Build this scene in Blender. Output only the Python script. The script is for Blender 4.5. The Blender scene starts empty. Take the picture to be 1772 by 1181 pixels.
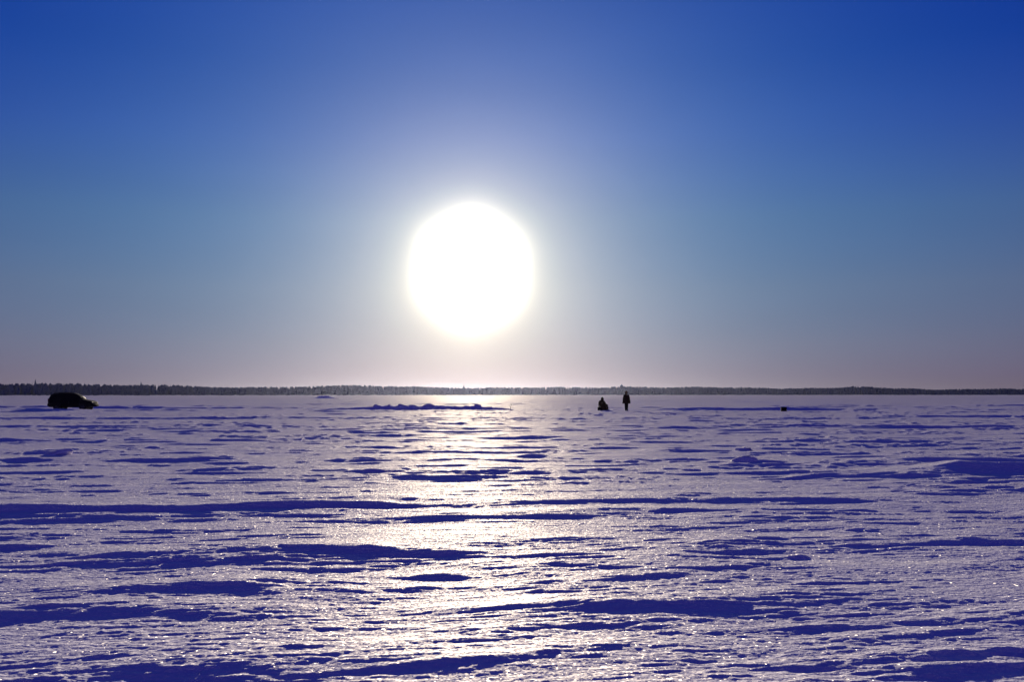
import bpy, bmesh, math, random
import numpy as np
from mathutils import Vector, Matrix

C = bpy.context.scene
R = math.radians
random.seed(7)

# ------------------------------------------------------------------ camera
CAM_H = 1.55
cam_data = bpy.data.cameras.new("camera")
cam_data.lens = 34.98
cam_data.sensor_width = 36.0
cam_data.clip_start = 0.05
cam_data.clip_end = 20000.0
cam = bpy.data.objects.new("camera", cam_data)
cam.location = (0, 0, CAM_H)
cam.rotation_euler = (R(90 + 3.075), 0, 0)
C.collection.objects.link(cam)
C.camera = cam

# ------------------------------------------------------------------ light
SUN_AZ = R(-2.37)      # to the left of +y
SUN_EL = R(7.14)
SUN_DIR = Vector((math.sin(SUN_AZ) * math.cos(SUN_EL), math.cos(SUN_AZ) * math.cos(SUN_EL), math.sin(SUN_EL)))
EXPO = 0.7
EK = 2.0 ** EXPO
C.view_settings.view_transform = 'Standard'
C.view_settings.look = 'None'
C.view_settings.exposure = EXPO
C.view_settings.gamma = 1.0

sl = bpy.data.lights.new("sun", 'SUN')
sl.energy = 3.0
sl.angle = R(0.53)
sl.color = (1.0, 0.87, 0.68)
so = bpy.data.objects.new("sun", sl)
so.rotation_euler = SUN_DIR.to_track_quat('Z', 'Y').to_euler()
so.location = (0, 50, 60)
C.collection.objects.link(so)

world = bpy.data.worlds.new("World")
C.world = world
world.use_nodes = True


class NT:
    """small helper for building node trees"""
    def __init__(self, tree):
        self.t = tree
        tree.nodes.clear()

    def n(self, kind, **kw):
        nd = self.t.nodes.new(kind)
        for k, v in kw.items():
            setattr(nd, k, v)
        return nd

    def l(self, a, b):
        self.t.links.new(a, b)

    def put(self, sock, v):
        if isinstance(v, bpy.types.NodeSocket):
            self.l(v, sock)
        else:
            sock.default_value = v

    def m(self, op, a, b=None, c=None, clamp=False):
        nd = self.n('ShaderNodeMath', operation=op)
        nd.use_clamp = clamp
        for i, v in enumerate((a, b, c)):
            if v is not None:
                self.put(nd.inputs[i], v)
        return nd.outputs[0]

    def v(self, op, a, b=None, scale=None):
        nd = self.n('ShaderNodeVectorMath', operation=op)
        self.put(nd.inputs[0], a)
        if b is not None:
            self.put(nd.inputs[1], b)
        if scale is not None:
            self.put(nd.inputs['Scale'], scale)
        return nd.outputs['Value'] if op in ('DOT_PRODUCT', 'LENGTH') else nd.outputs['Vector']

    def mix(self, f, a, b, blend='MIX'):
        nd = self.n('ShaderNodeMix', data_type='RGBA', blend_type=blend)
        self.put(nd.inputs['Factor'], f)
        self.put(nd.inputs['A'], a)
        self.put(nd.inputs['B'], b)
        return nd.outputs['Result']

    def ramp(self, f, stops, interp='LINEAR'):
        nd = self.n('ShaderNodeValToRGB')
        cr = nd.color_ramp
        cr.interpolation = interp
        while len(cr.elements) < len(stops):
            cr.elements.new(0.5)
        for e, (p, c) in zip(cr.elements, stops):
            e.position = p
            e.color = (*c, 1.0) if len(c) == 3 else c
        self.put(nd.inputs[0], f)
        return nd.outputs['Color']


def srgb(r, g, b):
    def f(x):
        x /= 255.0
        return x / 12.92 if x <= 0.04045 else ((x + 0.055) / 1.055) ** 2.4
    return (f(r), f(g), f(b))


def build_world():
    w = NT(world.node_tree)
    tc = w.n('ShaderNodeTexCoord')
    d = w.v('NORMALIZE', tc.outputs['Generated'])
    sep = w.n('ShaderNodeSeparateXYZ')
    w.l(d, sep.inputs[0])
    elev = w.m('ARCSINE', sep.outputs['Z'])
    deg = w.m('MULTIPLY', elev, 180 / math.pi)
    cosang = w.v('DOT_PRODUCT', d, tuple(SUN_DIR))
    ang = w.m('MULTIPLY', w.m('ARCCOSINE', w.m('MINIMUM', cosang, 0.9999999)), 180 / math.pi)

    # physical sky, tinted to the cold violet-blue air of the place
    sky = w.n('ShaderNodeTexSky', sky_type='NISHITA')
    sky.sun_disc = False
    sky.sun_elevation = SUN_EL
    sky.sun_rotation = SUN_AZ
    sky.air_density = 0.6
    sky.dust_density = 0.0
    sky.ozone_density = 6.0
    f = w.m('DIVIDE', deg, 90.0, clamp=True)
    h = 0.5
    front = w.ramp(f, [(p / 90, (r * h, g * h, b * h)) for p, r, g, b in (
        (0, .50, .175, .21), (1, .72, .20, .24), (3, 1.22, .315, .285), (6, 1.75, .47, .375), (10, 1.58, .55, .52),
        (14.5, .85, .37, .74), (18.5, .22, .21, .82), (22, .14, .14, .90), (40, .20, .14, 1.0), (90, .45, .18, 1.1))])
    back = w.ramp(f, [(p / 90, (r * h, g * h, b * h)) for p, r, g, b in (
        (0, 1.1, .28, .40), (10, 2.0, .36, .58), (30, 2.6, .36, 1.1), (90, 1.8, .34, 1.4))])
    fb = w.n('ShaderNodeMapRange', interpolation_type='SMOOTHSTEP')
    w.put(fb.inputs['Value'], cosang)
    fb.inputs['From Min'].default_value = -0.2
    fb.inputs['From Max'].default_value = 0.8
    base = w.v('MULTIPLY', sky.outputs[0], w.mix(fb.outputs[0], back, front))
    base = w.v('SCALE', base, scale=NISH / h)

    # aureole of the low sun in thin ice haze
    def expo(scale):
        return w.m('EXPONENT', w.m('MULTIPLY', ang, -1.0 / scale))
    a1 = w.v('SCALE', (.62, .86, .40), scale=expo(3.0))
    a2 = w.v('SCALE', (.74, .20, .12), scale=expo(5.4))
    a3 = w.v('SCALE', (.02, .30, .31), scale=expo(13.0))
    low = w.m('EXPONENT', w.m('MULTIPLY', w.m('ABSOLUTE', deg), -1 / 3.0))
    a4 = w.v('SCALE', (.58, .30, .20), scale=w.m('MULTIPLY', expo(9.0), low))
    # its overexposed heart, a little taller than wide
    sx = w.m('SUBTRACT', w.m('MULTIPLY', w.m('ARCTAN2', sep.outputs['X'], sep.outputs['Y']), 180 / math.pi), math.degrees(SUN_AZ))
    sy = w.m('SUBTRACT', deg, math.degrees(SUN_EL) + 0.05)
    ph = w.m('ARCTAN2', sy, sx)
    rr = w.m('SQRT', w.m('ADD', w.m('POWER', sx, 2.0), w.m('POWER', w.m('MULTIPLY', sy, 0.95), 2.0)))
    wob = w.m('ADD', 1.0, w.m('MULTIPLY', w.m('COSINE', w.m('ADD', w.m('MULTIPLY', ph, 6.0), 0.3)), 0.016))
    rr = w.m('MAXIMUM', w.m('MULTIPLY', rr, wob), 2.6)
    core = w.m('MULTIPLY', w.m('POWER', w.m('DIVIDE', 3.26, rr), 8.0), w.m('GREATER_THAN', cosang, 0.5))
    core2 = w.m('MULTIPLY', w.m('POWER', w.m('DIVIDE', 3.26, rr), 5.0), w.m('GREATER_THAN', cosang, 0.5))
    a5 = w.v('ADD', w.v('SCALE', (.55, .52, .40), scale=core), w.v('SCALE', (.16, .10, .06), scale=core2))
    aur = w.v('ADD', w.v('ADD', a1, a2), w.v('ADD', w.v('ADD', a3, a4), a5))
    aur = w.v('SCALE', aur, scale=1.0 / EK)
    bg = w.n('ShaderNodeBackground')
    # faint uneven bands of ice haze
    nz = w.n('ShaderNodeTexNoise')
    nz.inputs['Scale'].default_value = 1.0
    nz.inputs['Detail'].default_value = 5
    w.l(w.v('MULTIPLY', d, (3.0, 3.0, 16.0)), nz.inputs['Vector'])
    veil = w.m('ADD', .95, w.m('MULTIPLY', nz.outputs['Fac'], .10))
    w.l(w.v('SCALE', w.v('ADD', base, aur), scale=veil), bg.inputs['Color'])
    bg.inputs['Strength'].default_value = 1.0
    out = w.n('ShaderNodeOutputWorld')
    w.l(bg.outputs[0], out.inputs['Surface'])


NISH = 0.1 / EK
build_world()


# ------------------------------------------------------------------ helpers
def mat_new(name):
    m = bpy.data.materials.new(name)
    m.use_nodes = True
    return m, NT(m.node_tree)


def plain(name, col, rough=0.6, spec=0.4, metal=0.0, var=0.25, scale=6.0):
    """principled with a soft procedural variation of colour and roughness"""
    m, t = mat_new(name)
    tc = t.n('ShaderNodeTexCoord')
    nz = t.n('ShaderNodeTexNoise')
    nz.inputs['Scale'].default_value = scale
    nz.inputs['Detail'].default_value = 4
    t.l(tc.outputs['Object'], nz.inputs['Vector'])
    p = t.n('ShaderNodeBsdfPrincipled')
    dark = tuple(c * (1 - var) for c in col)
    lite = tuple(min(1, c * (1 + var)) for c in col)
    t.l(t.ramp(nz.outputs['Fac'], [(0.3, dark), (0.7, lite)]), p.inputs['Base Color'])
    t.put(p.inputs['Roughness'], t.m('ADD', rough - 0.05, t.m('MULTIPLY', nz.outputs['Fac'], 0.1)))
    p.inputs['Specular IOR Level'].default_value = spec
    p.inputs['Metallic'].default_value = metal
    o = t.n('ShaderNodeOutputMaterial')
    t.l(p.outputs[0], o.inputs['Surface'])
    return m


def link(name, mesh, mat=None, parent=None, smooth=True):
    o = bpy.data.objects.new(name, mesh)
    C.collection.objects.link(o)
    if mat:
        mesh.materials.append(mat)
    if smooth:
        mesh.polygons.foreach_set('use_smooth', [True] * len(mesh.polygons))
    if parent:
        o.parent = parent
    return o


def obj(name, bm, mat, parent=None, smooth=True):
    bmesh.ops.recalc_face_normals(bm, faces=bm.faces[:])
    me = bpy.data.meshes.new(name)
    bm.to_mesh(me)
    bm.free()
    return link(name, me, mat, parent, smooth)


def tag(o, label=None, cat=None, group=None, kind=None):
    if label:
        o['label'] = label
    if cat:
        o['category'] = cat
    if group:
        o['group'] = group
    if kind:
        o['kind'] = kind
    return o


def empty(name, loc, rz=0.0):
    o = bpy.data.objects.new(name, None)
    o.empty_display_size = 0.2
    o.location = loc
    o.rotation_euler = (0, 0, rz)
    C.collection.objects.link(o)
    return o


def rings(bm, rs, n=20, cap=True):
    """loft through elliptical rings: (cx, cy, cz, rx, ry)"""
    prev = None
    first = None
    for cx, cy, cz, rx, ry in rs:
        vs = [bm.verts.new((cx + rx * math.cos(2 * math.pi * i / n), cy + ry * math.sin(2 * math.pi * i / n), cz)) for i in range(n)]
        if prev:
            for i in range(n):
                bm.faces.new((prev[i], prev[(i + 1) % n], vs[(i + 1) % n], vs[i]))
        else:
            first = vs
        prev = vs
    if cap:
        bm.faces.new(first[::-1])
        bm.faces.new(prev)


def tube(bm, pts, rad, n=10):
    """tapered tube along points, rounded at both ends"""
    pts = [Vector(p) for p in pts]
    rad = list(rad)
    d0 = (pts[1] - pts[0]).normalized()
    d1 = (pts[-1] - pts[-2]).normalized()
    pts = [pts[0] - d0 * rad[0] * 0.6] + pts + [pts[-1] + d1 * rad[-1] * 0.6]
    rad = [rad[0] * 0.55] + rad + [rad[-1] * 0.55]
    prev = None
    first = None
    for i, p in enumerate(pts):
        a = pts[max(0, i - 1)]
        b = pts[min(len(pts) - 1, i + 1)]
        t = (b - a).normalized()
        u = t.orthogonal().normalized() if abs(t.z) > 0.95 else t.cross(Vector((0, 0, 1))).normalized()
        if abs(t.z) > 0.95:
            u = (Vector((1, 0, 0)) - t * t.x).normalized()
        v = t.cross(u)
        vs = [bm.verts.new(p + (u * math.cos(2 * math.pi * k / n) + v * math.sin(2 * math.pi * k / n)) * rad[i]) for k in range(n)]
        if prev:
            for k in range(n):
                bm.faces.new((prev[k], prev[(k + 1) % n], vs[(k + 1) % n], vs[k]))
        else:
            first = vs
        prev = vs
    bm.faces.new(first[::-1])
    bm.faces.new(prev)


def lathe(bm, prof, origin, axis='Y', n=28, closed=False):
    """turn (radius, along) points round an axis"""
    ox, oy, oz = origin
    cols = []
    for k in range(n):
        a = 2 * math.pi * k / n
        c = []
        for r, s in prof:
            if axis == 'Y':
                c.append(bm.verts.new((ox + r * math.cos(a), oy + s, oz + r * math.sin(a))))
            else:
                c.append(bm.verts.new((ox + r * math.cos(a), oy + r * math.sin(a), oz + s)))
        cols.append(c)
    m = len(prof)
    for k in range(n):
        a, b = cols[k], cols[(k + 1) % n]
        for j in range(m if closed else m - 1):
            bm.faces.new((a[j], a[(j + 1) % m], b[(j + 1) % m], b[j]))
    if not closed:
        for j in (0, m - 1):
            if prof[j][0] > 1e-4:
                bm.faces.new([c[j] for c in cols])
    bmesh.ops.remove_doubles(bm, verts=bm.verts[:], dist=1e-5)


def box(bm, lo, hi, bev=0.0):
    vs = [bm.verts.new((x, y, z)) for x in (lo[0], hi[0]) for y in (lo[1], hi[1]) for z in (lo[2], hi[2])]
    q = [(0, 1, 3, 2), (4, 6, 7, 5), (0, 4, 5, 1), (2, 3, 7, 6), (0, 2, 6, 4), (1, 5, 7, 3)]
    fs = [bm.faces.new([vs[i] for i in f]) for f in q]
    if bev:
        es = list({e for f in fs for e in f.edges})
        bmesh.ops.bevel(bm, geom=es, offset=bev, segments=2, affect='EDGES', profile=0.5)


# ------------------------------------------------------------------ snow relief
_rng = np.random.RandomState(11)
_perm = _rng.permutation(4096)
_gx = np.cos(_rng.rand(4096) * 2 * np.pi)
_gy = np.sin(np.arccos(_gx)) * np.where(_rng.rand(4096) > .5, 1, -1)


def perlin(x, y, seed=0):
    xi = np.floor(x).astype(np.int64)
    yi = np.floor(y).astype(np.int64)
    xf = x - xi
    yf = y - yi
    u = xf * xf * xf * (xf * (xf * 6 - 15) + 10)
    v = yf * yf * yf * (yf * (yf * 6 - 15) + 10)

    def g(ix, iy, fx, fy):
        h = _perm[(_perm[(ix + seed * 131) & 4095] + iy) & 4095]
        return _gx[h] * fx + _gy[h] * fy
    n00 = g(xi, yi, xf, yf)
    n10 = g(xi + 1, yi, xf - 1, yf)
    n01 = g(xi, yi + 1, xf, yf - 1)
    n11 = g(xi + 1, yi + 1, xf - 1, yf - 1)
    a = n00 + u * (n10 - n00)
    b = n01 + u * (n11 - n01)
    return (a + v * (b - a)) * 1.5


def sstep(a, b, x):
    t = np.clip((x - a) / (b - a), 0, 1)
    return t * t * (3 - 2 * t)


# drifts one can point at: crest line (x, y, height), width of the steep face, length of the back slope
DRIFTS = [
    ([(-9, 12.9, .09), (-6.5, 13.1, .115), (-4.0, 13.4, .115), (-2.6, 13.8, .13), (-1.7, 13.9, .105), (-1.0, 14.0, .03), (0.0, 14.2, .03), (1.2, 14.5, .055), (2.2, 14.6, .055), (3.2, 14.6, .02), (4.2, 14.7, 0)], .14, 2.2),
    ([(-5.0, 9.8, 0), (-4.4, 9.75, .035), (-3.6, 9.65, .045), (-2.9, 9.7, .03), (-2.6, 9.8, .045), (-2.1, 9.85, .082), (-1.4, 9.85, .078), (-.7, 9.85, .05), (-.2, 9.8, .01), (0, 9.8, 0)], .12, 1.6),
    ([(-7, 10.3, .06), (-5.2, 10.25, .055), (-4.5, 10.2, .03), (-4.0, 10.3, 0)], .12, 1.3),
    ([(-3.6, 10.9, 0), (-3.2, 10.85, .02), (-2.8, 10.9, .03), (-2.3, 11.0, .02), (-1.9, 11.1, 0)], .10, 1.0),
    ([(-3.9, 7.7, 0), (-3.4, 7.85, .03), (-2.9, 7.95, .05), (-2.5, 8.1, .065), (-2.2, 8.1, .055), (-1.95, 7.95, .03), (-1.75, 7.9, 0)], .14, .9),
    ([(-4.4, 7.0, .02), (-3.4, 7.1, .02), (-2.6, 7.25, .02), (-2.0, 7.4, .014), (-1.2, 7.4, 0)], .1, .7),
    ([(-.9, 7.2, 0), (-.3, 7.28, .03), (.2, 7.33, .042), (.6, 7.35, .046), (1.0, 7.35, .046), (1.5, 7.3, .045), (2.0, 7.2, .02), (2.4, 7.1, 0)], .12, 1.2),
    ([(-1.7, 5.5, .012), (-1.0, 5.62, .022), (-.4, 5.8, .022), (.2, 6.0, .018), (.7, 6.25, .012), (1.0, 6.35, 0)], .06, .5),
    ([(1.6, 6.55, 0), (1.95, 6.65, .022), (2.4, 6.75, .022), (3.0, 6.9, .020), (3.8, 7.1, .03), (4.6, 7.2, .02)], .08, .6),
    ([(1.5, 5.65, 0), (1.9, 5.75, .018), (2.3, 5.85, .022), (2.8, 6.0, .03), (3.4, 6.2, .03), (4.2, 6.3, .02)], .07, .45),
    ([(1.8, 5.4, .01), (2.2, 5.52, .024), (2.7, 5.65, .03), (3.3, 5.75, .03)], .07, .4),
    ([(2.9, 10.4, 0), (3.4, 10.5, .025), (4.0, 10.6, .045), (4.6, 10.6, .045), (5.2, 10.5, .03), (6.2, 10.4, .02)], .12, 1.4),
    ([(1.6, 10.0, 0), (1.9, 10.05, .03), (2.1, 10.05, .065), (2.25, 10.05, .04), (2.4, 10.0, .05), (2.6, 9.95, .015), (2.9, 9.9, 0)], .12, .5),
    ([(1.4, 13.4, 0), (2.0, 13.4, .03), (3.0, 13.4, .04), (4.2, 13.5, .045), (4.7, 13.5, .03), (5.1, 13.5, 0)], .12, 1.2),
    ([(-1.0, 8.8, 0), (-.75, 8.78, .03), (-.58, 8.75, .036), (-.46, 8.72, .028), (-.3, 8.7, 0)], .08, .35),
    ([(3.2, 14.6, 0), (3.9, 14.6, .035), (4.6, 14.5, .03), (5.4, 14.3, 0)], .1, .8),
    ([(-2.8, 17.8, 0), (-2.0, 17.8, .03), (-1.0, 17.9, .035), (0, 17.9, .03), (.7, 17.9, 0)], .1, 1.1),
    ([(-5.8, 17.2, 0), (-5, 17.3, .03), (-4.2, 17.3, .03), (-3.5, 17.3, 0)], .1, .9),
    ([(4.8, 17.6, 0), (6.0, 18.2, .04), (7.2, 18.9, .08), (8.2, 19.5, .24), (8.8, 19.8, .34), (9.4, 19.9, .25), (10.6, 20.0, .2), (13, 20, .08)], .5, 2.5),
    ([(6.5, 21.5, 0), (8.0, 22.0, .08), (10.0, 22.4, .12), (12, 22.4, .12), (15, 22.4, .06)], .3, 2.5),
    ([(3.4, 26.5, 0), (4.4, 26.8, .10), (5.5, 27.0, .08), (7.5, 26.6, .06), (9.5, 26.0, .02), (10, 26, 0)], .3, 2.5),
    ([(7.0, 31.8, 0), (8.2, 32.2, .14), (9.0, 32.2, .18), (10.5, 32, .14), (12.5, 31.6, .12), (15, 31, .06), (17, 31, 0)], .4, 4),
    ([(-.6, 23.6, 0), (.0, 23.7, .07), (.4, 23.8, .16), (.6, 23.9, .16), (1.0, 23.8, .05), (1.5, 23.8, 0)], .3, 1.6),
    ([(-5.5, 22.6, 0), (-4, 22.8, .05), (-2, 22.6, .06), (0, 22.6, .06), (1.6, 22.6, .06), (2.4, 22.5, .1), (2.9, 22.4, .1), (3.2, 22.4, 0)], .2, 1.6),
    ([(-13, 22.8, .05), (-10.5, 22.8, .07), (-9.4, 22.8, 0), (-9.0, 22.8, 0), (-7.5, 22.9, .09), (-6.4, 23.0, .08), (-5.9, 22.9, 0)], .2, 1.8),
    ([(-22, 33, .1), (-15, 33, .12), (-9, 33.5, .10), (-3, 33.5, .07), (-1, 34, 0)], .3, 3),
    ([(-7, 29, 0), (-4, 29.3, .06), (2, 29.0, .06), (8, 28.4, .07), (11, 28, 0)], .2, 2),
    ([(4.5, 21.9, 0), (4.9, 22.0, .07), (5.3, 22.0, .13), (5.6, 22.0, .12), (6.1, 21.9, .03), (7, 21.8, 0)], .25, .9),
    ([(-40, 46, .14), (-25, 46, .15), (-12, 46.5, .12), (-4, 47, .05), (0, 47, 0)], .4, 5),
    ([(5, 47, 0), (8, 47, .12), (12, 47.5, .25), (16, 47, .2), (19, 46, .12), (30, 46, .08), (42, 46, .1)], .5, 5),
    ([(-60, 63, .2), (-35, 63, .22), (-10, 64, .15), (4, 64, .12), (20, 62, .1), (25, 62, 0)], .6, 7),
    ([(18, 68, 0), (26, 68, .2), (40, 67, .3), (60, 66, .3)], .6, 7),
    ([(2, 98, 0), (6, 98, .22), (9, 97.5, .1), (14, 98, .15), (20, 97, .45), (26, 97, .6), (32, 97, .3), (38, 98, 0)], .8, 7),
    ([(-120, 108, .2), (-60, 108, .3), (-30, 109, .3), (-20, 108, .2), (-16, 108, 0)], .8, 8),
    ([(-48, 92.5, .15), (-40, 92.8, .12), (-30, 92.5, .12), (-12, 92, .12), (0, 91, .1)], .6, 5),
]


def height(x, y):
    """height of the snow surface; x, y numpy arrays in metres"""
    r = np.hypot(x, y)
    h = np.zeros_like(x)
    wx = x + 0.22 * y           # wind runs across the view, slightly away to the right
    wy = y - 0.16 * x
    jit = perlin(x / 1.6, y / 1.6, 5) * 0.12 + perlin(x / .35, y / .4, 6) * 0.035 + perlin(x / .13, y / .2, 7) * .018
    for line, wf, wb in DRIFTS:
        wf = wf * 1.9
        px = np.array([p[0] for p in line])
        lo, hi = px[0], px[-1]
        py = [p[1] for p in line]
        ph = [p[2] for p in line]
        sel = np.nonzero((x > lo - .01) & (x < hi + .01) & (y > min(py) - 3 * wf - 1) & (y < max(py) + 3 * wb))[0]
        if not len(sel):
            continue
        xs = x[sel]
        k = max(0.6, min(py) / 12)
        s = y[sel] - np.interp(xs, px, py) + jit[sel] * k
        H = np.interp(xs, px, ph) * (.66 - .08 * float(sstep(14., 24., np.array(min(py))))) * (1 + 0.32 * perlin(xs / (.8 * k), y[sel] / (1.0 * k), 9))
        front = sstep(-1, 0, s / wf)
        rear = np.exp(-np.maximum(s, 0) / wb * 1.8)
        h[sel] += H * np.where(s < 0, front, rear)
    near = 1 - sstep(14, 30, r)
    mid = sstep(13, 26, r) * (1 - sstep(260, 500, r))
    # swell
    h += 0.03 * perlin(wx / 9.0, wy / 4.5, 1) + 0.04 * mid * perlin(wx / 30.0, wy / 14.0, 2)
    # sastrugi at every size: plates with broken fronts and sharp little ridges, in patches
    # (length along the wind, width, height, threshold, distance where they begin and end)
    h += (1 - sstep(60, 140, r)) * (.032 * perlin(wx / 2.6, wy / .95, 71) + .010 * perlin(wx / 1.1, wy / .42, 72)) + .030 * mid * perlin(wx / 6., wy / 2.2, 73)
    warp = perlin(wx / 2.3, wy / 1.1, 17) * .35
    for sx, sy, a, t0, t1, r0, r1, sd in (
            (45., 9.0, .15, .26, .44, 110, 700, 28), (26., 6.0, .065, .22, .44, 40, 400, 21), (11., 2.2, .036, .16, .40, 24, 400, 22), (5.0, 1.0, .029, .12, .38, 13, 260, 23),
            (2.3, .55, .018, .12, .42, 4, 110, 24), (1.05, .25, .0098, .06, .36, 0, 48, 25), (.48, .115, .0055, .02, .34, 0, 24, 26), (.22, .06, .0032, .0, .30, 0, 13, 27)):
        f = 1 - sstep(r1 * .6, r1, r)
        if r0:
            f = f * sstep(r0 * .6, r0 * 1.25, r)
        q = np.nonzero(f > 1e-3)[0]
        ux, uy = wx[q] / sx, wy[q] / sy + warp[q] * .6
        n = perlin(ux, uy, sd) + .38 * perlin(ux * 2.6, uy * 2.3, sd + 20) + .16 * perlin(ux * 6.1, uy * 5.2, sd + 40)
        m = sstep(-.30, .22, perlin(ux / 3.3, uy / 4.6, sd + 60)) * .9 + .12
        rid = (1 - np.abs(perlin(ux * .8 + 9.7, uy * .8, sd + 80)) * 3.0).clip(0, 1) ** 2
        h[q] += f[q] * a * m * (.75 * sstep(t0, t1, n) + .30 * n + .35 * rid)
    # coarse grain of the crust near by
    q = np.nonzero((r > 3.5) & (r < 20))[0]
    f = (1 - sstep(9, 20, r[q])) * (.55 + .45 * sstep(-.2, .3, perlin(wx[q] / 2.1, wy[q] / 1.1, 95)))
    h[q] += f * (.0030 * perlin(x[q] / .055, y[q] / .062, 96) + .0020 * perlin(x[q] / .13, y[q] / .085, 97))
    # strips of broken crust thrown up in small lumps
    q = np.nonzero((r > 10) & (r < 130))[0]
    strip = sstep(.16, .42, perlin(wx[q] / 7.0, wy[q] / 1.7, 91) + .25 * perlin(wx[q] / 1.6, wy[q] / .6, 92))
    f = sstep(10, 22, r[q]) * (1 - sstep(80, 130, r[q])) * (.5 + r[q] / 60.0)
    h[q] += f * strip * (.050 * np.abs(perlin(x[q] / .62, y[q] / .5, 93)) + .022 * np.abs(perlin(x[q] / .25, y[q] / .22, 94)) - .008)
    h *= 1 - sstep(500, 1000, r)
    return h


def hz(x, y):
    return float(height(np.array([float(x)]), np.array([float(y)]))[0])


# ------------------------------------------------------------------ snow material
def snow_material(glitter=True):
    m, t = mat_new("snow")
    m.cycles.use_bump_map_correction = False
    geo = t.n('ShaderNodeNewGeometry')
    P = geo.outputs['Position']
    st = t.n('ShaderNodeMapping')
    st.inputs['Scale'].default_value = (0.5, 1.0, 1.0)
    t.l(P, st.inputs['Vector'])
    nz = t.n('ShaderNodeTexNoise')
    nz.inputs['Scale'].default_value = 16.0
    nz.inputs['Detail'].default_value = 2.5
    nz.inputs['Roughness'].default_value = 0.6
    t.l(st.outputs[0], nz.inputs['Vector'])
    fi = t.n('ShaderNodeTexNoise')
    fi.inputs['Scale'].default_value = 55.0
    fi.inputs['Detail'].default_value = 2.0
    s2 = t.n('ShaderNodeMapping')
    s2.inputs['Scale'].default_value = (0.8, 0.42, 1.0)
    t.l(P, s2.inputs['Vector'])
    t.l(s2.outputs[0], fi.inputs['Vector'])
    hgt = t.m('ADD', t.m('MULTIPLY', nz.outputs['Fac'], 0.027), t.m('MULTIPLY', fi.outputs['Fac'], 0.014))
    bump = t.n('ShaderNodeBump')
    bump.inputs['Strength'].default_value = 1.0
    bump.inputs['Distance'].default_value = 1.0
    t.l(hgt, bump.inputs['Height'])
    big = t.n('ShaderNodeTexNoise')
    big.inputs['Scale'].default_value = 0.7
    big.inputs['Detail'].default_value = 3
    t.l(P, big.inputs['Vector'])
    p = t.n('ShaderNodeBsdfPrincipled')
    t.l(t.ramp(big.outputs['Fac'], [(.35, (.84, .80, .93)), (.65, (.88, .85, .95))]), p.inputs['Base Color'])
    p.inputs['Roughness'].default_value = 1.0
    p.inputs['IOR'].default_value = 1.31
    p.inputs['Specular IOR Level'].default_value = 0.05
    t.l(bump.outputs[0], p.inputs['Normal'])
    # ice crystals lying at random angles: a broad sheen and single bright sparkles
    shade = p.outputs[0]
    for scl, spread, rough, wgt in ((70.0, .35, .62, None), (66.0, 1.7, .28, .014), (125.0, 2.2, .25, .014)):
        vo = t.n('ShaderNodeTexVoronoi')
        vo.inputs['Scale'].default_value = scl
        t.l(P, vo.inputs['Vector'])
        off = t.v('SCALE', t.v('SUBTRACT', vo.outputs['Color'], (.5, .5, .5)), scale=spread)
        nn = t.v('NORMALIZE', t.v('ADD', geo.outputs['Normal'], off))
        gl = t.n('ShaderNodeBsdfGlossy')
        gl.inputs['Color'].default_value = (1, .94, .86, 1)
        gl.inputs['Roughness'].default_value = rough
        t.l(nn, gl.inputs['Normal'])
        mx = t.n('ShaderNodeMixShader')
        if wgt is None:                      # icy sheen, stronger at a grazing view as ice is
            fr = t.n('ShaderNodeFresnel')
            fr.inputs['IOR'].default_value = 1.31
            t.put(mx.inputs[0], t.m('MULTIPLY', fr.outputs[0], 0.60))
        else:
            mx.inputs[0].default_value = wgt
        t.l(shade, mx.inputs[1])
        t.l(gl.outputs[0], mx.inputs[2])
        shade = mx.outputs[0]
    o = t.n('ShaderNodeOutputMaterial')
    t.l(mx.outputs[0], o.inputs['Surface'])
    return m


SNOW = snow_material()


# ------------------------------------------------------------------ ground
def build_ground():
    r1 = np.geomspace(0.5, 4.4, 34)[:-1]
    r2 = np.concatenate([np.exp(np.arange(math.log(4.4), math.log(13), 0.0023)), np.exp(np.arange(math.log(13.04), math.log(165), 0.0034))])
    r2b = np.geomspace(r2[-1] * 1.006, 720, 230)
    r3 = np.geomspace(r2b[-1] * 1.02, 4600, 80)
    rad = np.concatenate([r1, r2, r2b, r3])
    fine = np.arange(R(-36), R(36), 0.0014)
    wide = np.linspace(R(36), R(324), 90)[1:-1]
    ang = np.concatenate([fine, wide])
    nr, na = len(rad), len(ang)
    A, Q = np.meshgrid(ang, rad)
    x = (Q * np.sin(A)).ravel()
    y = (Q * np.cos(A)).ravel()
    z = height(x, y)
    co = np.empty((nr * na + 1, 3), np.float32)
    co[:-1, 0] = x
    co[:-1, 1] = y
    co[:-1, 2] = z
    co[-1] = (0, 0, z[:na].mean())
    i = np.arange(nr - 1)[:, None] * na
    j = np.arange(na)[None, :]
    j2 = (j + 1) % na
    quads = np.stack([i + j, i + na + j, i + na + j2, i + j2], -1).reshape(-1, 4)
    c = nr * na
    tris = np.stack([np.full(na, c), np.arange(na), (np.arange(na) + 1) % na], -1)
    # orientation: angle grows clockwise seen from above
    idx = np.concatenate([quads.ravel(), tris.ravel()]).astype(np.int32)
    me = bpy.data.meshes.new('snow_ground')
    me.vertices.add(len(co))
    me.vertices.foreach_set('co', co.ravel())
    me.loops.add(len(idx))
    me.loops.foreach_set('vertex_index', idx)
    nq, ntr = len(quads), len(tris)
    me.polygons.add(nq + ntr)
    me.polygons.foreach_set('loop_start', np.concatenate([np.arange(nq) * 4, nq * 4 + np.arange(ntr) * 3]).astype(np.int32))
    me.update(calc_edges=True)
    me.validate()
    if me.polygons[0].normal.z < 0:
        me.flip_normals()
    o = link('ground', me, SNOW)
    tag(o, kind='structure')
    return o


build_ground()


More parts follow.
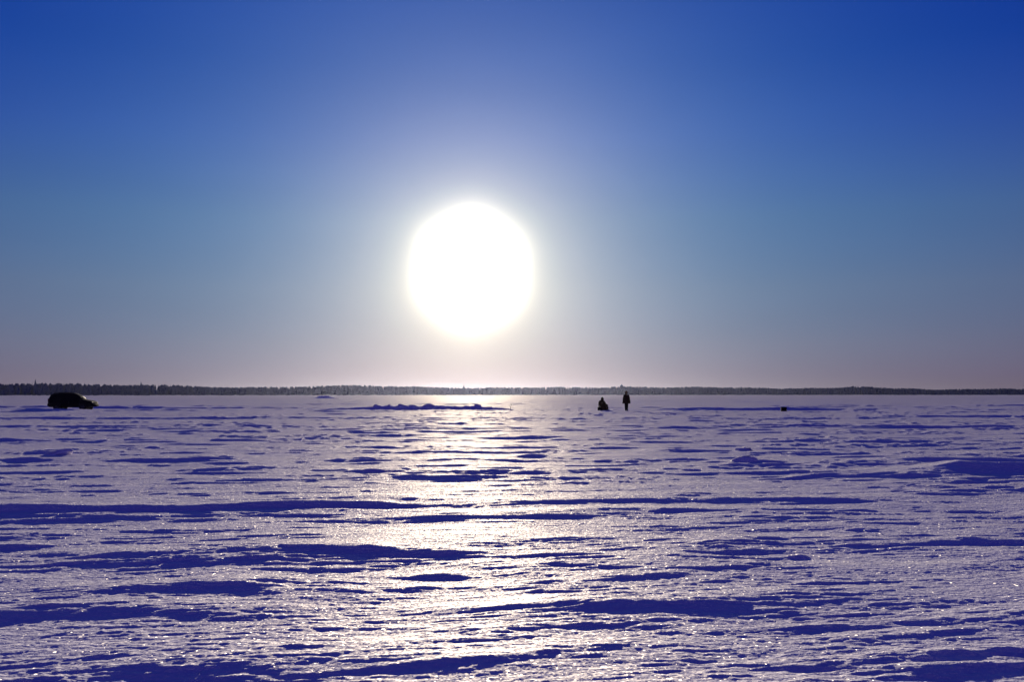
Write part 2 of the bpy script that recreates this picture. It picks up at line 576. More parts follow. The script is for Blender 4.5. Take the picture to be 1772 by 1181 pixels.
# ------------------------------------------------------------------ far shore
M_FOREST = plain('haze_tinted_woodland', (.075, .11, .17), rough=.9, spec=.05, var=.12, scale=.05)  # bluish base colour carries part of the distant haze
M_TRUNK = plain('bark', (.05, .04, .035), rough=.9, spec=.1)
SHORE = [(-1500, 560), (-1075, 860), (-805, 1010), (-617, 1200), (-320, 1480), (0, 1750), (560, 2030), (1184, 2300), (1750, 2480), (2700, 2760)]


def tree_cone(V, Fc, x, y, z, h, r, rnd, conifer):
    """tapered trunk and ragged crown in whorls of drooping boughs, appended to lists"""
    def frustum(z0, r0, z1, r1, n, jag):
        b = len(V)
        a0 = rnd.random() * 6.28
        for k in range(n):
            a = a0 + 6.2832 * k / n
            q = r0 * (1 + jag * (rnd.random() - .5) * 2)
            V.append((x + q * math.cos(a), y + q * math.sin(a), z0 + jag * h * .05 * (rnd.random() - .5)))
        if r1 <= 0:
            V.append((x + (rnd.random() - .5) * .3, y, z1))
            for k in range(n):
                Fc.append((b + k, b + (k + 1) % n, b + n))
        else:
            for k in range(n):
                a = a0 + 6.2832 * (k + .5) / n
                q = r1 * (1 + jag * (rnd.random() - .5) * 2)
                V.append((x + q * math.cos(a), y + q * math.sin(a), z1))
            for k in range(n):
                Fc.append((b + k, b + (k + 1) % n, b + n + (k + 1) % n, b + n + k))
    if conifer:
        frustum(z + h * .06, r, z + h * .55, r * .25, 7, .35)
        frustum(z + h * .32, r * .8, z + h * .78, r * .15, 7, .4)
        frustum(z + h * .58, r * .52, z + h, 0, 6, .4)
    else:
        frustum(z + h * .10, r * .55, z + h * .45, r * .95, 7, .3)
        frustum(z + h * .45, r * .98, z + h * .8, r * .75, 7, .3)
        frustum(z + h * .8, r * .75, z + h, 0, 7, .35)


def mesh_from(name, V, Fc, mat, parent=None):
    me = bpy.data.meshes.new(name)
    me.from_pydata(V, [], Fc)
    me.update()
    return link(name, me, mat, parent, smooth=False)


def build_forest():
    rnd = random.Random(3)
    V, Fc = [], []
    seg = []
    for (ax, ay), (bx, by) in zip(SHORE[:-1], SHORE[1:]):
        seg.append(((ax, ay), (bx, by), math.hypot(bx - ax, by - ay)))
    run = 0.0
    for (ax, ay), (bx, by), L in seg:
        n = int(L / .42)
        for k in range(n):
            u = rnd.random()
            depth = rnd.random() ** 1.4 * 34
            s = run + u * L
            nx, ny = -(by - ay) / L, (bx - ax) / L
            x = ax + (bx - ax) * u + nx * depth
            y = ay + (by - ay) * u + ny * depth
            stand = 1 + .07 * math.sin(s / 61.0) + .06 * math.sin(s / 143.0 + 2) + .04 * math.sin(s / 23.0 + 1)
            # a taller stand a little right of the sun, and another on the far right
            for c, wd, q in ((0.115, .035, .20), (0.165, .05, .10), (.34, .03, .12), (-.46, .05, .10), (-.26, .05, -.06), (-.05, .09, -.08)):
                stand += q * math.exp(-((math.atan2(x, y) - c) / wd) ** 2)
            h = 15.4 * stand * (.80 + .22 * rnd.random())
            if depth < 4:
                h *= .35 + .5 * rnd.random()
            con = rnd.random() < .35
            tree_cone(V, Fc, x, y, -.2, h, (1.5 + .9 * rnd.random()) * (1.0 if con else 1.4), rnd, con)
        run += L
    o = mesh_from('forest', V, Fc, M_FOREST)
    tag(o, 'dark hazy line of woodland along the far shore of the frozen lake', 'forest', kind='stuff')


def emergent(px_x, px_y, h, label, conifer=True, r=2.4):
    rnd = random.Random(int(h * 100))
    t = empty('spruce_tree' if conifer else 'pine_tree', (px_x, px_y, -.2))
    tag(t, label, 'tree', 'treetops above the far wood')
    V, Fc = [], []
    tree_cone(V, Fc, 0, 0, h * .15, h * .85, r, rnd, conifer)
    tree_cone(V, Fc, 0, 0, h * .4, h * .57, r * .9, rnd, conifer)
    mesh_from('crown', V, Fc, M_FOREST, t)
    bm = bmesh.new()
    tube(bm, [(0, 0, .2), (.1, 0, h * .4), (0, 0, h * .8)], [.28, .2, .08])
    obj('trunk', bm, M_TRUNK, t)


build_forest()
emergent(-585, 1222, 20.7, 'pointed treetop above the wood directly over the roof of the black car', r=2.8)
emergent(-491, 1318, 19.7, 'pointed treetop above the wood to the right of the black car')
emergent(-82, 1700, 18.7, 'lone treetop rising from the low wood straight under the sun', r=3.2)
emergent(205, 1862, 21.0, 'broad treetop above the wood just beyond the standing person', False, 4.5)
emergent(722, 2110, 20.7, 'broad treetop on the wood far to the right of the two people', False, 4.0)


# ------------------------------------------------------------------ car
M_PAINT = plain('black_paint', (.009, .009, .010), rough=.75, spec=.04, var=.1)
M_TRIM = plain('black_plastic', (.010, .010, .011), rough=.9, spec=.03)
M_GLASS = plain('tinted_glass', (.008, .009, .010), rough=.5, spec=.03, var=.05)
M_RUBBER = plain('tyre_rubber', (.010, .010, .010), rough=.85, spec=.2)
M_RIM = plain('wheel_metal', (.06, .06, .065), rough=.45, metal=.8)
M_LAMP = plain('lamp_glass', (.03, .03, .033), rough=.5, spec=.1)
M_RED = plain('red_lamp_glass', (.10, .006, .006), rough=.2, spec=.5)
ST = [(-2.16, .46, .93, .99, .68, .62), (-2.12, .37, .99, 1.12, .80, .70), (-2.03, .33, 1.03, 1.36, .845, .665), (-1.90, .31, 1.03, 1.57, .865, .62),
      (-1.70, .29, 1.03, 1.665, .875, .61), (-1.2, .28, 1.02, 1.70, .88, .62), (-.5, .28, 1.01, 1.705, .885, .63), (.1, .28, 1.0, 1.67, .885, .62),
      (.42, .28, .99, 1.58, .885, .60), (.75, .28, .985, 1.36, .88, .625), (1.02, .28, .97, 1.12, .875, .68), (1.2, .29, .95, 1.04, .87, .71), (1.6, .31, .92, .99, .855, .70),
      (1.92, .33, .85, .91, .82, .66), (2.08, .36, .74, .80, .75, .60), (2.15, .42, .60, .66, .66, .52)]


def car_at(x):
    xs = [s[0] for s in ST]
    return [float(np.interp(x, xs, [s[i] for s in ST])) for i in range(1, 6)]


def build_car(loc):
    t = empty('car', loc, R(1.0))
    tag(t, 'black car parked broadside on the snow with its bonnet to the right', 'car')
    bm = bmesh.new()
    prev = first = None
    for x, zb, zl, zt, w, wt in ST:
        half = [(.0, zb), (w * .82, zb), (w * .97, zb + .10), (w, (zb + zl) / 2), (w * .985, zl - .05), (w * .955, zl), (wt + (w - wt) * .45, zl + (zt - zl) * .5),
                (wt, zt - .07 * min(1, (zt - zl) / .3)), (wt * .82, zt - .012), (.0, zt + .012)]
        loop = half + [(-a, b) for a, b in half[-2:0:-1]]
        vs = [bm.verts.new((x, a, b)) for a, b in loop]
        if prev:
            n = len(vs)
            for i in range(n):
                bm.faces.new((prev[i], prev[(i + 1) % n], vs[(i + 1) % n], vs[i]))
        else:
            first = vs
        prev = vs
    bm.faces.new(first)
    bm.faces.new(prev[::-1])
    body = obj('body', bm, M_PAINT, t)

    def side_pane(x0, x1, s, par, lo=.10, hi=.90):
        b = bmesh.new()
        n = 6
        cols = []
        for k in range(n + 1):
            x = x0 + (x1 - x0) * k / n
            zb, zl, zt, w, wt = car_at(x)
            ztop = zt - .07 * min(1, (zt - zl) / .3)
            pts = []
            for f in (lo, .5, hi):
                z = zl + (ztop - zl) * f
                y = w * .955 + (wt - w * .955) * f
                pts.append((x, s * (y + .010 - .012 * abs(f - .5)), z))
            cols.append([b.verts.new(p) for p in pts] + [b.verts.new((p[0], p[1] - s * .03, p[2])) for p in pts])
        for a, c in zip(cols[:-1], cols[1:]):
            for i, j in ((0, 1), (1, 2), (4, 3), (5, 4), (3, 0), (2, 5)):
                b.faces.new((a[i], a[j], c[j], c[i]))
        for c in (cols[0], cols[-1]):
            b.faces.new((c[0], c[1], c[2], c[5], c[4], c[3]))
        obj('window', b, M_GLASS, par)

    def side_panel(x0, x1, s):
        b = bmesh.new()
        cols = []
        n = 8
        for k in range(n + 1):
            x = x0 + (x1 - x0) * k / n
            zb, zl, zt, w, wt = car_at(x)
            pts = [(x, s * (w * .985 + .008), zb + .14), (x, s * (w + .010), (zb + zl) / 2), (x, s * (w * .985 + .009), zl - .05), (x, s * (w * .955 + .009), zl - .004)]
            cols.append([b.verts.new(p) for p in pts] + [b.verts.new((p[0], p[1] - s * .03, p[2])) for p in pts])
        for a, c in zip(cols[:-1], cols[1:]):
            for i, j in ((0, 1), (1, 2), (2, 3), (5, 4), (6, 5), (7, 6), (4, 0), (3, 7)):
                b.faces.new((a[i], a[j], c[j], c[i]))
        for c in (cols[0], cols[-1]):
            b.faces.new((c[0], c[1], c[2], c[3], c[7], c[6], c[5], c[4]))
        d = obj('door', b, M_PAINT, t)
        hb = bmesh.new()
        xm = x0 + .16
        zb, zl, zt, w, wt = car_at(xm)
        tube(hb, [(xm - .09, s * (w + .03), zl - .10), (xm + .09, s * (w + .03), zl - .10)], [.014, .014], 8)
        obj('handle', hb, M_TRIM, d)
        return d
    for s in (1, -1):
        d1 = side_panel(-.06, .98, s)
        side_pane(.0, .66, s, d1)
        d2 = side_panel(-.98, -.09, s)
        side_pane(-.92, -.10, s, d2)
        side_pane(-1.78, -1.02, s, t)
        b = bmesh.new()
        zb, zl, zt, w, wt = car_at(.72)
        box(b, (.62, s * (w + .02) if s > 0 else -w - .20, zl + .02), (.74, w + .20 if s > 0 else -w - .02, zl + .19), .03)
        obj('mirror', b, M_TRIM, t)
        b = bmesh.new()
        box(b, (1.90, .44 if s > 0 else -.76, .70), (2.09, .76 if s > 0 else -.44, .83), .03)
        obj('headlight', b, M_LAMP, t)
        b = bmesh.new()
        box(b, (-2.15, .60 if s > 0 else -.80, .82), (-2.02, .80 if s > 0 else -.60, 1.14), .03)
        obj('tail_light', b, M_RED, t)
        b = bmesh.new()
        tube(b, [(-1.65, s * .55, 1.70), (-1.5, s * .56, 1.735), (-.2, s * .56, 1.74), (0, s * .55, 1.705)], [.02, .02, .02, .02], 8)
        obj('roof_rail', b, M_TRIM, t)
        for wx in (-1.24, 1.26):
            b = bmesh.new()
            lathe(b, [(.20, -.09), (.32, -.105), (.345, -.08), (.35, 0), (.345, .08), (.32, .105), (.20, .09)], (wx, s * .79, .33), 'Y', 32, True)
            wh = obj('wheel', b, M_RUBBER, t)
            b = bmesh.new()
            lathe(b, [(0.0, s * .075), (.05, s * .08), (.07, s * .05), (.19, s * .06), (.205, s * .095), (.21, -s * .09), (0.0, -s * .07)], (wx, s * .79, .33), 'Y', 32)
            for k in range(5):
                a = 6.2832 * k / 5
                tube(b, [(wx + .05 * math.cos(a), s * .865, .33 + .05 * math.sin(a)), (wx + .19 * math.cos(a), s * .862, .33 + .19 * math.sin(a))], [.022, .018], 6)
            obj('rim', b, M_RIM, wh)
            b = bmesh.new()
            for k in range(13):
                a = math.pi * k / 12
                p = (wx + .40 * math.cos(a), s * .875, .34 + .40 * math.sin(a))
                if k:
                    tube(b, [q, p], [.035, .035], 6)
                q = p
            obj('wheel_arch', b, M_TRIM, t)
    # front and rear glass
    for name, xs in (('windscreen', (.46, .72, .98)), ('rear_window', (-1.93, -2.01, -2.08))):
        b = bmesh.new()
        rows = []
        for x in xs:
            zb, zl, zt, w, wt = car_at(x)
            sg = 1 if x > 0 else -1
            rows.append([b.verts.new((x + sg * .02, y * wt * .86, zt + .012 - abs(y) * .012)) for y in (-1, -.5, 0, .5, 1)])
        for a, c in zip(rows[:-1], rows[1:]):
            for i in range(4):
                b.faces.new((a[i], a[i + 1], c[i + 1], c[i]))
        r = bmesh.ops.extrude_face_region(b, geom=b.faces[:])
        bmesh.ops.translate(b, vec=(-.03 if xs[0] > 0 else .03, 0, 0), verts=[e for e in r['geom'] if isinstance(e, bmesh.types.BMVert)])
        obj(name, b, M_GLASS, t)
    b = bmesh.new()
    box(b, (2.0, -.74, .36), (2.21, .74, .58), .06)
    obj('front_bumper', b, M_TRIM, t)
    b = bmesh.new()
    box(b, (-2.22, -.76, .40), (-2.04, .76, .64), .06)
    obj('rear_bumper', b, M_TRIM, t)
    b = bmesh.new()
    box(b, (2.06, -.40, .62), (2.15, .40, .74), .02)
    obj('grille', b, M_TRIM, t)
    return t


CARX, CARY = -42.9, 97.5
build_car((CARX, CARY, hz(CARX, CARY) - .06))


# ------------------------------------------------------------------ people
M_SKIN = plain('skin', (.30, .17, .12), rough=.6, var=.1)
M_COAT = plain('brown_wool', (.030, .019, .011), rough=.95, spec=.1, scale=30)
M_OLIVE = plain('olive_canvas', (.050, .034, .012), rough=.95, spec=.1, scale=30)
M_TROUSER = plain('dark_trousers', (.014, .011, .010), rough=.95, spec=.1)
M_BOOT = plain('felt_boots', (.012, .010, .009), rough=.95, spec=.1)
M_GLOVE = plain('knit_gloves', (.018, .014, .011), rough=.95, spec=.1)


def skin_body(verts, edges, mat, parent):
    """one continuous body grown round a skeleton: verts are (x, y, z, radius)"""
    me = bpy.data.meshes.new('skeleton')
    me.from_pydata([v[:3] for v in verts], edges, [])
    tmp = bpy.data.objects.new('skeleton', me)
    C.collection.objects.link(tmp)
    sk = tmp.modifiers.new('skin', 'SKIN')
    for v, d in zip(verts, me.skin_vertices[0].data):
        r = v[3] if isinstance(v[3], tuple) else (v[3], v[3])
        d.radius = r
    me.skin_vertices[0].data[0].use_root = True
    ss = tmp.modifiers.new('sub', 'SUBSURF')
    ss.levels = ss.render_levels = 2
    dg = bpy.context.evaluated_depsgraph_get()
    m2 = bpy.data.meshes.new_from_object(tmp.evaluated_get(dg))
    m2.name = 'body'
    bpy.data.objects.remove(tmp)
    bpy.data.meshes.remove(me)
    m2.materials.clear()
    return link('body', m2, mat, parent)


def glove(parent, wrist, direction, palm_n, s, curl=.5):
    """palm, five separate bent fingers of different lengths, thumb from the side of the palm"""
    d = Vector(direction).normalized()
    n = Vector(palm_n)
    n = (n - d * n.dot(d)).normalized()
    side = d.cross(n) * s
    w = Vector(wrist)
    bm = bmesh.new()
    tube(bm, [w - d * .03, w + d * .02, w + d * .06, w + d * .095], [.032, .038, .044, .040], 10)
    for k, (o, L) in enumerate(((-.030, .070), (-.010, .082), (.011, .076), (.030, .060))):
        a = w + d * .085 + side * o
        b = a + d * L * .45 + n * L * .10 * curl
        c = b + (d * (1 - .5 * curl) + n * .8 * curl).normalized() * L * .32
        e = c + (d * (1 - .9 * curl) + n * 1.2 * curl).normalized() * L * .28
        tube(bm, [a, b, c, e], [.011, .0105, .0095, .008], 7)
    a = w + d * .03 - side * .032
    b = a + (d * .6 - side * .8 + n * .2).normalized() * .040
    c = b + (d * .9 - side * .3 + n * .4).normalized() * .035
    tube(bm, [a, b, c], [.014, .012, .010], 7)
    obj('glove', bm, M_GLOVE, parent)


def face(parent, c, rz, k=1.0):
    """eyes, brows, nose, mouth and ears on a head centred at c and turned rz (0 looks along +x)"""
    q = Matrix.Translation(Vector(c)) @ Matrix.Rotation(rz, 4, 'Z')
    bm = bmesh.new()
    tube(bm, [(.095, 0, .02), (.118, 0, -.02), (.112, 0, -.032)], [.010, .015, .013], 8)
    bm.transform(q)
    obj('nose', bm, M_SKIN, parent)
    for s in (1, -1):
        bm = bmesh.new()
        bmesh.ops.create_uvsphere(bm, u_segments=10, v_segments=8, radius=.012)
        bm.transform(q @ Matrix.Translation((.090, s * .032, .012)))
        obj('eye', bm, M_BOOT, parent)
        bm = bmesh.new()
        tube(bm, [(.094, s * .018, .034), (.092, s * .048, .034)], [.005, .004], 6)
        bm.transform(q)
        obj('eyebrow', bm, M_TROUSER, parent)
    bm = bmesh.new()
    tube(bm, [(.092, -.024, -.062), (.100, 0, -.062), (.092, .024, -.062)], [.005, .008, .005], 6)
    bm.transform(q)
    obj('mouth', bm, M_RED, parent)


def hood(parent, c, rz, mat, point=.0):
    """hood open to the front"""
    bm = bmesh.new()
    n, mm = 20, 9
    g = []
    for i in range(mm):
        ph = -1.15 + (1.5708 + 1.15) * i / (mm - 1)
        row = []
        for k in range(n):
            th = .62 + (6.2832 - 1.24) * k / (n - 1)
            rr = .135 + (.03 if ph < -.5 else 0)
            row.append(bm.verts.new((rr * math.cos(ph) * math.cos(th) * 1.1 - .012, rr * math.cos(ph) * math.sin(th), .165 * math.sin(ph) + point * max(0, ph))))
        g.append(row)
    for i in range(mm - 1):
        for k in range(n - 1):
            bm.faces.new((g[i][k], g[i][k + 1], g[i + 1][k + 1], g[i + 1][k]))
    bmesh.ops.remove_doubles(bm, verts=bm.verts[:], dist=1e-4)
    r = bmesh.ops.solidify(bm, geom=bm.faces[:], thickness=.014)
    bm.transform(Matrix.Translation(Vector(c)) @ Matrix.Rotation(rz, 4, 'Z'))
    obj('hood', bm, mat, parent)


def standing(loc, rz):
    t = empty('person', loc, rz)          # looks along +x
    tag(t, 'person standing upright in a long flared brown hooded coat and dark trousers', 'person')
    V = [(0, 0, .93, (.14, .10)), (0, 0, 1.10, (.13, .10)), (0, 0, 1.28, (.15, .11)), (0, 0, 1.42, (.13, .09)), (.01, 0, 1.50, .055), (.02, 0, 1.57, .070), (.03, 0, 1.65, (.085, .095)), (.02, 0, 1.72, .070)]
    Ed = [(0, 1), (1, 2), (2, 3), (3, 4), (4, 5), (5, 6), (6, 7)]
    for s in (1, -1):
        b = len(V)
        V += [(0, s * .085, .86, .095), (.015, s * .075, .50, .062), (-.01, s * .07, .10, .045), (.12, s * .08, .045, .036)]
        Ed += [(0, b), (b, b + 1), (b + 1, b + 2), (b + 2, b + 3)]
        b = len(V)
        V += [(0, s * .19, 1.40, .060), (-.01, s * .265, 1.12, .046), (.06, s * .315, .89, .034)]
        Ed += [(3, b), (b, b + 1), (b + 1, b + 2)]
    body = skin_body(V, Ed, M_SKIN, t)
    face(body, (.03, 0, 1.645), 0)
    bm = bmesh.new()
    rings(bm, [(0, 0, .66, .27, .375), (0, 0, .68, .28, .385), (0, 0, .88, .25, .345), (0, 0, 1.10, .22, .305), (0, 0, 1.28, .18, .25), (0, 0, 1.40, .155, .225), (0, 0, 1.47, .12, .16), (.01, 0, 1.53, .09, .10)], 28)
    obj('coat', bm, M_COAT, t)
    hood(t, (.025, 0, 1.65), 0, M_COAT, .02)
    for s in (1, -1):
        bm = bmesh.new()
        tube(bm, [(0, s * .19, 1.41), (-.01, s * .268, 1.14), (.05, s * .312, .92)], [.085, .072, .060], 12)
        obj('sleeve', bm, M_COAT, t)
        glove(t, (.06, s * .318, .88), (.25, s * .05, -1), (.2, -s, 0), s)
        bm = bmesh.new()
        tube(bm, [(0, s * .085, .86), (.015, s * .075, .50), (0, s * .07, .22)], [.115, .095, .085], 12)
        obj('trouser_leg', bm, M_TROUSER, t)
        bm = bmesh.new()
        tube(bm, [(0, s * .072, .34), (-.005, s * .07, .12), (.0, s * .072, .06)], [.080, .070, .066], 12)
        tube(bm, [(-.03, s * .07, .050), (.06, s * .076, .052), (.15, s * .084, .046)], [.055, .056, .048], 12)
        obj('boot', bm, M_BOOT, t)


def seated(loc, rz):
    t = empty('person', loc, rz)
    tag(t, 'person sitting hunched on a low box in a wide olive hooded cape', 'person')
    V = [(0, 0, .44, (.14, .12)), (.0, 0, .60, (.13, .11)), (.0, 0, .78, (.15, .11)), (.01, 0, .90, (.12, .09)), (.02, 0, .965, .055), (.04, 0, 1.02, .070), (.055, 0, 1.09, (.085, .095)), (.04, 0, 1.16, .070)]
    Ed = [(0, 1), (1, 2), (2, 3), (3, 4), (4, 5), (5, 6), (6, 7)]
    for s in (1, -1):
        b = len(V)
        V += [(.10, s * .12, .44, .090), (.46, s * .17, .48, .064), (.50, s * .17, .11, .045), (.63, s * .19, .05, .036)]
        Ed += [(0, b), (b, b + 1), (b + 1, b + 2), (b + 2, b + 3)]
        b = len(V)
        V += [(.01, s * .19, .87, .060), (.16, s * .27, .64, .046), (.42, s * .16, .575, .034)]
        Ed += [(3, b), (b, b + 1), (b + 1, b + 2)]
    body = skin_body(V, Ed, M_SKIN, t)
    face(body, (.055, 0, 1.085), 0)
    bm = bmesh.new()
    rings(bm, [(.16, 0, .05, .44, .40), (.15, 0, .07, .45, .41), (.10, 0, .30, .43, .38), (.07, 0, .50, .41, .37), (.02, 0, .70, .36, .35), (-.01, 0, .84, .31, .31), (-.01, 0, .93, .25, .25), (.0, 0, 1.0, .16, .17), (.02, 0, 1.03, .10, .11)], 28)
    obj('cape', bm, M_OLIVE, t)
    hood(t, (.05, 0, 1.09), 0, M_OLIVE, .03)
    for s in (1, -1):
        bm = bmesh.new()
        tube(bm, [(.01, s * .19, .88), (.16, s * .28, .64), (.40, s * .17, .58)], [.085, .078, .064], 12)
        obj('sleeve', bm, M_OLIVE, t)
        glove(t, (.43, s * .16, .575), (1, -s * .4, -.25), (0, -s * .3, -1), s, .8)
        bm = bmesh.new()
        tube(bm, [(.12, s * .12, .45), (.46, s * .17, .48), (.50, s * .17, .22)], [.115, .090, .078], 12)
        obj('trouser_leg', bm, M_TROUSER, t)
        bm = bmesh.new()
        tube(bm, [(.50, s * .17, .34), (.50, s * .17, .12), (.50, s * .172, .06)], [.080, .070, .066], 12)
        tube(bm, [(.47, s * .172, .052), (.56, s * .18, .052), (.66, s * .19, .046)], [.055, .056, .048], 12)
        obj('boot', bm, M_BOOT, t)


SX, SY = 10.5, 91.5
standing((SX, SY, hz(SX, SY)), R(72))
TX, TY = 8.35, 92.5
seated((TX, TY, hz(TX, TY)), R(12))


# ------------------------------------------------------------------ small things on the snow
M_CRATE = plain('dark_plywood', (.010, .009, .011), rough=.9, spec=.05, scale=12)
M_STRAP = plain('webbing', (.02, .018, .018), rough=.9, spec=.1)


def tackle_box(loc, rz, size, label, group=None):
    w, d, h = size
    t = empty('fishing_box', loc, rz)
    tag(t, label, 'fishing box', group)
    bm = bmesh.new()
    box(bm, (-w / 2, -d / 2, 0), (w / 2, d / 2, h * .82), .015)
    obj('box_body', bm, M_CRATE, t)
    bm = bmesh.new()
    box(bm, (-w / 2 - .012, -d / 2 - .012, h * .824), (w / 2 + .012, d / 2 + .012, h), .015)
    obj('lid', bm, M_CRATE, t)
    bm = bmesh.new()
    tube(bm, [(-w * .22, -d / 2 - .01, h * .55), (-w * .2, -d / 2 - .06, h * .62), (w * .2, -d / 2 - .06, h * .62), (w * .22, -d / 2 - .01, h * .55)], [.012] * 4, 8)
    obj('handle', bm, M_STRAP, t)
    for s in (1, -1):
        bm = bmesh.new()
        box(bm, (s * w * .3 - .02, -d / 2 - .016, h * .70), (s * w * .3 + .02, -d / 2 - .001, h * .80), .003)
        obj('latch', bm, M_RIM, t)
    return t


BX, BY = 24.8, 91.0
tackle_box((BX, BY, hz(BX, BY) - .02), R(-8), (.50, .34, .42), 'small dark box standing alone on the snow well right of the two people')
tackle_box((TX - .16, TY - .06, hz(TX, TY)), R(102), (.46, .40, .36), 'low dark box used as a seat by the hunched person in the cape')


def lump_mesh(seed, sx, sy, sz, mat=None, slab=False):
    rnd = random.Random(seed)
    bm = bmesh.new()
    for k in range(26):
        a = rnd.random() * 6.2832
        e = math.asin(rnd.random() * 1.3 - .3)
        q = .75 + .25 * rnd.random()
        bm.verts.new((sx * .5 * q * math.cos(a) * math.cos(e), sy * .5 * q * math.sin(a) * math.cos(e), sz * (q * math.sin(e) * (1 if e > 0 else .6))))
    r = bmesh.ops.convex_hull(bm, input=bm.verts[:])
    junk = [g for g in r['geom_interior'] + r['geom_unused'] if isinstance(g, bmesh.types.BMVert) and g.is_valid]
    bmesh.ops.delete(bm, geom=list(set(junk)), context='VERTS')
    bmesh.ops.subdivide_edges(bm, edges=bm.edges[:], cuts=2, use_grid_fill=True, smooth=.35)
    for v in bm.verts:
        v.co += Vector((rnd.random() - .5, rnd.random() - .5, rnd.random() - .5)) * .07 * min(sx, sy, sz * 2)
    return bm


def lump(name, x, y, sx, sy, sz, label, group, seed, rz=0.0, tilt=0.0, sink=.1):
    o = obj(name, lump_mesh(seed, sx, sy, sz), SNOW)
    o.location = (x, y, hz(x, y) - sink * sz)
    o.rotation_euler = (0, tilt, rz)
    return tag(o, label, 'snow lump', group)


# the low broken bank of snow under the sun
def bank(name, x0, x1, y, hs, label, cat, seed, group=None, wf=.7, wb=2.5):
    """a low bank: hs are crest heights along it"""
    n, m = 220, 24
    V, Fc = [], []
    X = np.linspace(x0, x1, n)
    ss = np.concatenate([np.linspace(-wf, 0, 10), np.linspace(0, wb, m - 10 + 1)[1:]])
    XX, SS = np.meshgrid(X, ss, indexing='ij')
    k = (x1 - x0) / 18.0
    H = np.interp(XX, np.linspace(x0, x1, len(hs)), hs)
    H = H * (1 + .30 * perlin(XX / (1.3 * k), SS / (1.0 * k), seed) + .22 * perlin(XX / (.45 * k), SS / (.4 * k), seed + 1) + .12 * perlin(XX / (.18 * k), SS / (.2 * k), seed + 2))
    prof = np.where(SS < 0, sstep(-wf, 0, SS), 1 - sstep(0, wb, SS))
    YY = y + SS + .25 * perlin(XX / (1.6 * k), XX * 0 + 3.3, seed + 4)
    Z = height(XX.ravel(), YY.ravel()).reshape(XX.shape) - .04 + H * prof
    for a, b, c in zip(XX.ravel(), YY.ravel(), Z.ravel()):
        V.append((a, b, c))
    for i in range(n - 1):
        for j in range(m - 1):
            Fc.append((i * m + j, (i + 1) * m + j, (i + 1) * m + j + 1, i * m + j + 1))
    me = bpy.data.meshes.new(name)
    me.from_pydata(V, [], Fc)
    me.update()
    o = link(name, me, SNOW)
    return tag(o, label, cat, group), (lambda xx: float(np.interp(xx, np.linspace(x0, x1, len(hs)), hs)))


BANK_Y = 96.5
_, bank_h = bank('snow_bank', -20.5, .6, BANK_Y, [0, .10, .16, .20, .28, .34, .42, .44, .40, .42, .44, .42, .38, .34, .22, 0],
                 'long low broken bank of snow lying on the ice under the sun', 'snow bank', 51)
rl = random.Random(19)
for i in range(15):
    x = -13.6 + 11.0 * (i + rl.random() * .95) / 15
    sz = .10 + .30 * rl.random() ** 1.6
    o = obj('snow_lump', lump_mesh(100 + i, .35 + 1.5 * rl.random() ** 2, .4 + .3 * rl.random(), sz), SNOW)
    o.location = (x, BANK_Y + .05 + .3 * rl.random(), hz(x, BANK_Y) + bank_h(x) - .12)
    o.rotation_euler = (0, rl.uniform(-.3, .3), rl.uniform(-.6, .6))
    tag(o, 'rough lump of snow on the crest of the long bank under the sun', 'snow lump', 'lumps on the long snow bank')
bank('snow_hummock', -77.5, -65.0, 380, [0, .15, .35, .8, 1.05, 1.0, .9, .5, .25, .2, 0], 'low dark hummock of snow lying far out before the wood', 'snow hummock', 61, wf=2.0, wb=8)

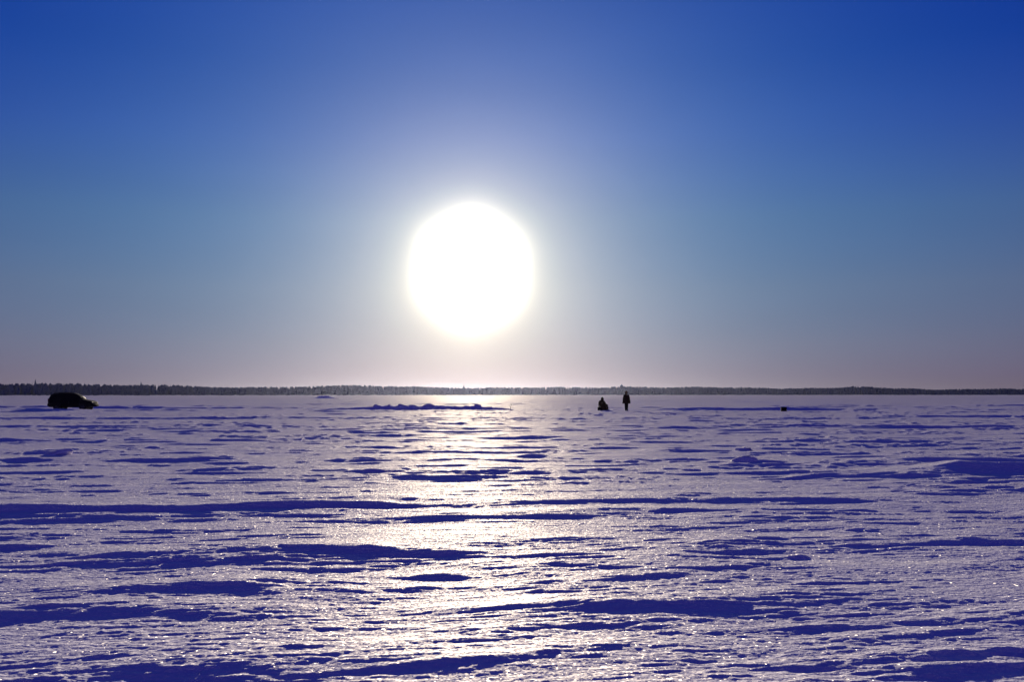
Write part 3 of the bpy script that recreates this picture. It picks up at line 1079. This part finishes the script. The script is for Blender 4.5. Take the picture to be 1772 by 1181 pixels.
# a bare twig stuck in the right end of the bank
t = empty('dry_twig', (-.15, BANK_Y, hz(-.15, BANK_Y) + .06))
t.scale = (.8, .8, .68)
tag(t, 'bare forked twig leaning out of the right end of the snow bank', 'twig')
bm = bmesh.new()
tube(bm, [(0, 0, -.05), (.02, 0, .3), (.10, .02, .62), (.22, .05, .88)], [.030, .024, .018, .010], 7)
obj('stem', bm, M_TRUNK, t)
for pts in ([(.02, 0, .28), (-.12, .02, .46), (-.20, .03, .60)], [(.08, .01, .55), (.02, .03, .74), (.0, .02, .86)], [(.12, .02, .66), (.30, .0, .74)]):
    bm = bmesh.new()
    tube(bm, pts, [.018, .013, .008][:len(pts)], 6)
    obj('branch', bm, M_TRUNK, t)

G = 'loose snow lumps on the ice'
LUMPS = [
    (-2.33, 19.4, .44, .26, .075, 'dark lump of snow alone at the left of the glare behind the long drift', 1),
    (3.55, 20.0, .52, .3, .07, 'flat broad lump of snow right of the glare, left of the domed lump and nearer', 2),
    (-1.10, 6.35, .15, .10, .020, 'small clod of snow near the front edge, left of the middle', 3),
    (2.72, 9.55, .30, .16, .034, 'clod of snow right in front of the double hump on the right', 5),
    (12.1, 75.0, .8, .5, .25, 'far lump of snow on the ice to the lower right of the standing person', 6),
    (.45, 15.6, .30, .2, .05, 'small flat clod of snow behind the long thin drift in the glare', 8),
    (-4.2, 38.0, .5, .35, .11, 'lump of snow far out below the left part of the long bank', 9),
    (6.05, 70.5, 1.1, .6, .2, 'wide lump of snow on the ice a little nearer than the sitting person', 10),
    (5.15, 22.1, .75, .4, .22, 'domed lump of snow in the middle distance, below and left of the small dark box', 12),
    (6.3, 27.3, .85, .5, .26, 'long-backed lump of snow right of the glare, behind the domed lump', 13),
    (.15, 43.0, .5, .35, .11, 'lump of snow far out in the brightest part of the glare', 11),
]
for x, y, sx, sy, sz, lab, sd in LUMPS:
    lump('snow_lump', x, y, sx, sy, sz, lab, G, 200 + sd, sink=.5)
o = lump('snow_slab', -11.4, 25.2, .95, .5, .13, 'tilted slab of snow with a raised right end on the left side below the car', None, 220, R(6), R(-13), -.15)
o['category'] = 'snow slab'


# ------------------------------------------------------------------ air
def build_haze():
    bm = bmesh.new()
    box(bm, (-5200, -5200, -1.6), (5200, 5200, 34.0))
    m, t = mat_new('haze')
    v = t.n('ShaderNodeVolumePrincipled')
    v.inputs['Color'].default_value = (.58, .64, .92, 1)
    v.inputs['Density'].default_value = HAZE
    v.inputs['Anisotropy'].default_value = 0.86
    o = t.n('ShaderNodeOutputMaterial')
    t.l(v.outputs[0], o.inputs['Volume'])
    tag(obj('haze', bm, m, smooth=False), kind='stuff')


HAZE = 1.2e-5
build_haze()
